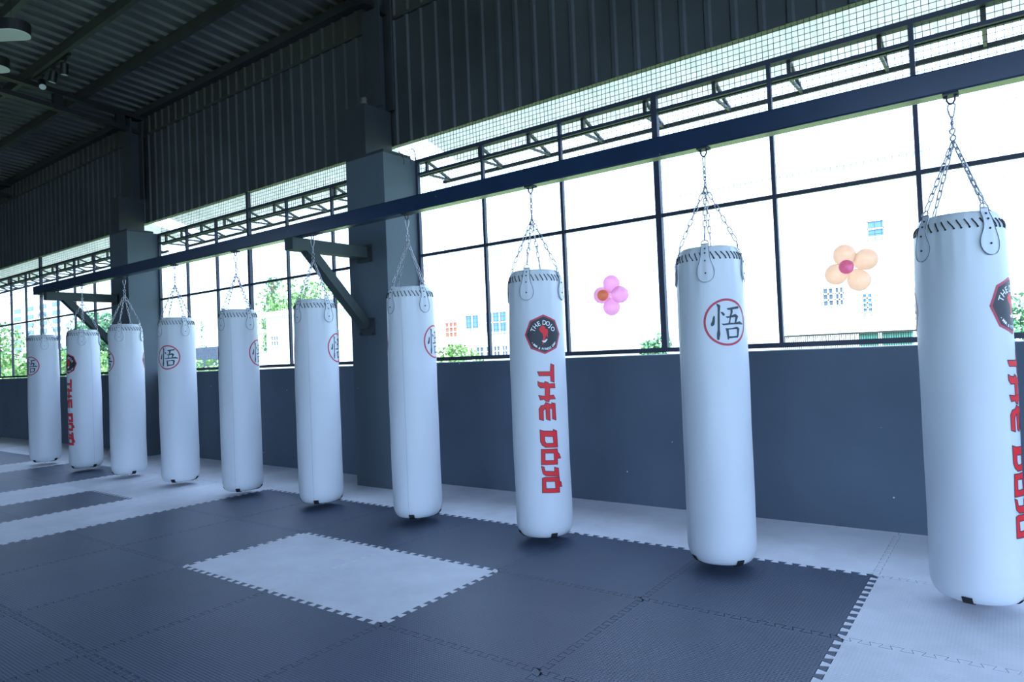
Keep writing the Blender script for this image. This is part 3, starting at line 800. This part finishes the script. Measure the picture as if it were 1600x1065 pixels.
flower('balloon_flower', 'pink balloon flower with orange centre tied to the window mesh', (-2.865, 5.40, 1.875),
       [(.012, .100), (-.088, .004), (.092, -.004), (.004, -.108)], .078, M['pink'], M['orange'], .050, (-.045, -.002))
flower('balloon_flower', 'peach balloon flower with magenta centre tied to the window mesh', (-.905, 5.40, 1.905),
       [(-.040, .092), (.098, .046), (-.100, -.040), (.046, -.098)], .080, M['peach'], M['magenta'], .050, (-.02, 0))

# ------------------------------------------------------------------ ceiling lamps and track spots
def pill_lamp(loc, label, L=1.25, W=.25, Hh=.11, rz=math.radians(36.5)):
    t = thing('pendant_lamp', label, 'lamp', loc, rz, 'pill-shaped black pendant lamps')
    def pill(s, z0, z1):
        bm = bmesh.new(); P = []
        r = W / 2 * s; l = L / 2 - W / 2
        for k in range(17): a = -PI / 2 + PI * k / 16; P.append((l + r * math.cos(a), r * math.sin(a)))
        for k in range(17): a = PI / 2 + PI * k / 16; P.append((-l + r * math.cos(a), r * math.sin(a)))
        lo = [bm.verts.new((x, y, z0)) for x, y in P]; hi = [bm.verts.new((x, y, z1)) for x, y in P]
        bm.faces.new(list(reversed(lo))); bm.faces.new(hi)
        for i in range(len(P)): bm.faces.new((lo[i - 1], lo[i], hi[i], hi[i - 1]))
        return bm
    obj('housing', pill(1, 0, Hh), M['lampblack'], t)
    obj('diffuser', pill(.97, -.006, .001), M['lampwhite'], t)
    for x in (-.45, .45):
        bm = bmesh.new(); tube(bm, [(x, 0, Hh - .002), (x, 0, 5.95 - loc[2])], .002, 5); obj('suspension_wire', bm, M['cable'], t)
pill_lamp((-8.22, 2.20, 4.77), 'black pill-shaped pendant lamp with white underside, nearer one in top left corner')
pill_lamp((-9.30, 2.35, 4.79), 'smaller-looking pill-shaped pendant lamp at left edge, just below the nearer one')
tk = thing('track_light', 'black ceiling track with three tilted spotlights under a roof purlin', 'light', (-10.6, 3.8, 5.70))
obj('track', bxm(-.62, .60, -.018, .018, -.045, -.008), M['lampblack'], tk)
for dx, tilt, az in ((.42, .15, 0), (.04, .25, .5), (-.36, .75, 2.9)):
    bm = bmesh.new()
    box(bm, dx - .035, dx + .035, -.02, .02, -.07, -.04)
    tube(bm, [(dx, 0, -.06), (dx, 0, -.15)], .007, 6)
    hd = obj('spotlight', bm, M['lampblack'], tk)
    bm = bmesh.new(); m = Matrix.Translation((dx, 0, -.17)) @ Matrix.Rotation(az, 4, 'Z') @ Matrix.Rotation(tilt, 4, 'Y')
    q = bmesh.new(); lathe(q, [(.030, .07), (.048, .06), (.050, -.085), (.046, -.088)], 20); bmesh.ops.transform(q, matrix=m, verts=q.verts); merge(bm, q)
    obj('lamp_head', bm, M['lampblack'], hd, smooth=False)
    bm = bmesh.new(); lathe(bm, [(.043, -.092), (.043, -.086)], 20); bmesh.ops.transform(bm, matrix=m, verts=bm.verts)
    obj('lens', bm, M['lampwhite'], hd)

# ------------------------------------------------------------------ outside
bm = bxm(-180, 120, WY + .5, 200, -.5, -.30)
tag(obj('grass_ground', bm, M['grass']), 'grassy ground outside beyond the window wall', 'ground'); COL.objects['grass_ground']['kind'] = 'structure'
bm = bxm(-180, 120, -120, YF - .5, -.5, -.30)
struct('ground_rear', bm, M['grass'])
def building(label, x0, x1, y0, y1, z1, wins=(), rails=(), parapet=.0, wallm=None):
    t = thing('building', label, 'building', ((x0 + x1) / 2, y0, -.3)); ox, oy, oz = t.location
    obj('wall', bxm(x0 - ox, x1 - ox, 0, y1 - y0, 0, z1 - oz), wallm or M['bwhite'], t)
    obj('parapet', bxm(x0 - ox - .1, x1 - ox + .1, -.1, .1, z1 - oz, z1 - oz + .25), M['bwhite'], t)
    for (a, b, c, d, m, nx, nz) in wins:
        w = obj('window', bxm(a - ox, b - ox, -.04, .02, c - oz, d - oz), m, t)
        bm = bmesh.new()
        for k in range(nx + 1):
            x = a + (b - a) * k / nx; box(bm, x - .03 - ox, x + .03 - ox, -.07, -.03, c - oz, d - oz)
        for k in range(nz + 1):
            z = c + (d - c) * k / nz; box(bm, a - ox, b - ox, -.07, -.03, z - .03 - oz, z + .03 - oz)
        obj('window_bars', bm, M['bwhite'], w)
    return t
G, Bl = M['bglass'], M['bblue']
building('white house across the yard, seen between the seventh and eighth bags, with blue-shaded balcony', -33, -19.2, 30, 42, 7.2,
         [(-27.0, -26.05, 2.6, 3.5, M['bred'], 3, 3), (-25.4, -24.4, 3.0, 3.8, Bl, 2, 1), (-23.9, -22.4, 2.7, 3.85, Bl, 3, 2),
          (-24.7, -24.1, 1.35, 1.95, G, 2, 2), (-23.95, -23.5, 1.35, 1.95, G, 2, 2), (-23.4, -22.95, 1.35, 1.95, G, 2, 2), (-22.8, -22.4, 1.35, 1.95, G, 2, 2)])
building('white house across the yard behind the peach balloon flower', -12.2, -2.2, 30, 42, 8.5,
         [(-4.38, -3.78, 5.45, 6.1, Bl, 1, 2), (-6.12, -5.72, 2.85, 3.6, G, 2, 3), (-5.66, -5.35, 2.85, 3.6, G, 2, 3), (-4.68, -4.32, 2.5, 3.25, Bl, 2, 4)])
building('low white house in front of the trees, seen left of the sixth bag', -30.1, -24, 20, 23, 3.8,
         [(-29.63, -29.03, 2.33, 2.84, G, 3, 2), (-24.9, -24.4, 2.2, 2.9, G, 3, 2)])
building('pale apartment tower with rows of bluish windows at the far left', -65.5, -54.5, 20, 30, 7.4, [])
t = [o for o in COL.objects if o.name.startswith('building')][-1]
ox, oy, oz = t.location
for (a, b, c, d, m, nx, nz) in [(-64.6 + 2.6 * a, -63.2 + 2.6 * a, 3.3 + .62 * b, 3.62 + .62 * b, Bl, 2, 1) for a in range(4) for b in range(6)]:
    obj('window', bxm(a - ox, b - ox, -.04, .02, c - oz, d - oz), m, t)
# railing with teal panels below the peach flower's house
t = thing('railing', 'dark vertical bar railing with teal panels low outside the right-hand window', 'railing', (-6, 24, -.3))
bm = bmesh.new()
for k in range(60):
    x = -.3 + k * .065
    box(bm, x - .01, x + .01, -.01, .01, 0, 1.92)
box(bm, -.35, 3.7, -.02, .02, 1.90, 1.96); obj('bars', bm, M['brail'], t)
obj('panel', bxm(2.1, 2.65, .03, .05, 1.5, 1.92), M['teal'], t); obj('panel', bxm(2.75, 3.6, .03, .05, 1.5, 1.92), M['teal'], t)
tag(obj('shade_net', bxm(-50, -34.6, 20.2, 20.25, -.3, 2.55), M['tarp']), 'dark grey shade net fence outside, seen between the fourth and fifth bags', 'fence')
def tree(name, label, x, y, h, w, m, n=2600, low=.25, leafs=.16, group='trees and shrubs outside the windows'):
    t = thing(name, label, 'tree' if h > 3 else 'shrub', (x, y, -.3), 0, group)
    bm = bmesh.new(); tube(bm, [(0, 0, 0), (.05, 0, h * .3), (-.03, .05, h * .65), (0, 0, h * .85)], .04 + h * .015, 7)
    for k in range(5):
        a = k * 1.3; tube(bm, [(0, 0, h * (.25 + .09 * k)), (w * .3 * math.cos(a), w * .3 * math.sin(a), h * (.45 + .08 * k))], .02 + h * .005, 5)
    obj('trunk', bm, M['bark'], t)
    bm = bmesh.new(); blobs = [(random.uniform(-.3, .3) * w, random.uniform(-.3, .3) * w, random.uniform(low, .85) * h, random.uniform(.22, .34) * w) for _ in range(11)]
    for k in range(n):
        bx_, by_, bz_, br = random.choice(blobs)
        v = Vector((random.gauss(0, 1), random.gauss(0, 1), random.gauss(0, 1))).normalized() * br * random.uniform(.55, 1.05)
        c = Vector((bx_, by_, bz_)) + v; c.z = max(.05, min(h, c.z))
        a = Vector((random.gauss(0, 1), random.gauss(0, 1), random.gauss(0, 1))).normalized() * leafs
        b = a.cross(Vector((random.gauss(0, 1), random.gauss(0, 1), random.gauss(0, 1)))).normalized() * leafs * .55
        bm.faces.new([bm.verts.new(c + q) for q in (-a, b, a, -b)])
    obj('foliage', bm, m, t)
tree('tree', 'broad green tree behind the low white house, seen left of the sixth bag', -39.5, 29, 7.2, 7.0, M['leaf'], 4600)
tree('cypress', 'narrow dark pointed tree rising above the broad green tree', -53.0, 36, 10.8, 2.0, M['leaf2'], 1800, .3, .14)
tree('tree', 'green tree just right of the far pillar behind the third window', -66, 34, 8.2, 6.0, M['leaf2'], 2600)
tree('tree', 'pale green tree at far left beyond the first bag', -57.5, 16.0, 6.0, 4.5, M['leaf'], 2600)
tree('tree', 'green tree between the second and third bags behind the end bracket brace', -42.5, 17.2, 5.0, 4.6, M['leaf2'], 2600)
tree('shrub', 'dense green hedge bush at the far left window edge', -42.3, 12.5, 2.7, 5.0, M['leaf'], 3600, .1)
tree('shrub', 'dense green hedge bush between the first and second bags', -34.2, 12.5, 2.6, 4.6, M['leaf'], 3600, .1)
tree('shrub', 'green bush low behind the ninth bag, left of it', -10.85, 24, 2.4, 1.3, M['leaf2'], 1200, .2, .10)
tree('shrub', 'low green bush seen right of the seventh bag at sill height', -18.4, 21, 2.2, 2.2, M['leaf'], 1400, .2, .10)
tree('shrub', 'green shrub at the right edge behind the nearest bag', .9, 24, 2.9, 2.4, M['leaf2'], 1600, .2, .10)
tree('shrub', 'yellow-green bush in front of the shade net', -28.6, 16.0, 2.0, 3.0, M['leaf'], 1600, .2, .10)
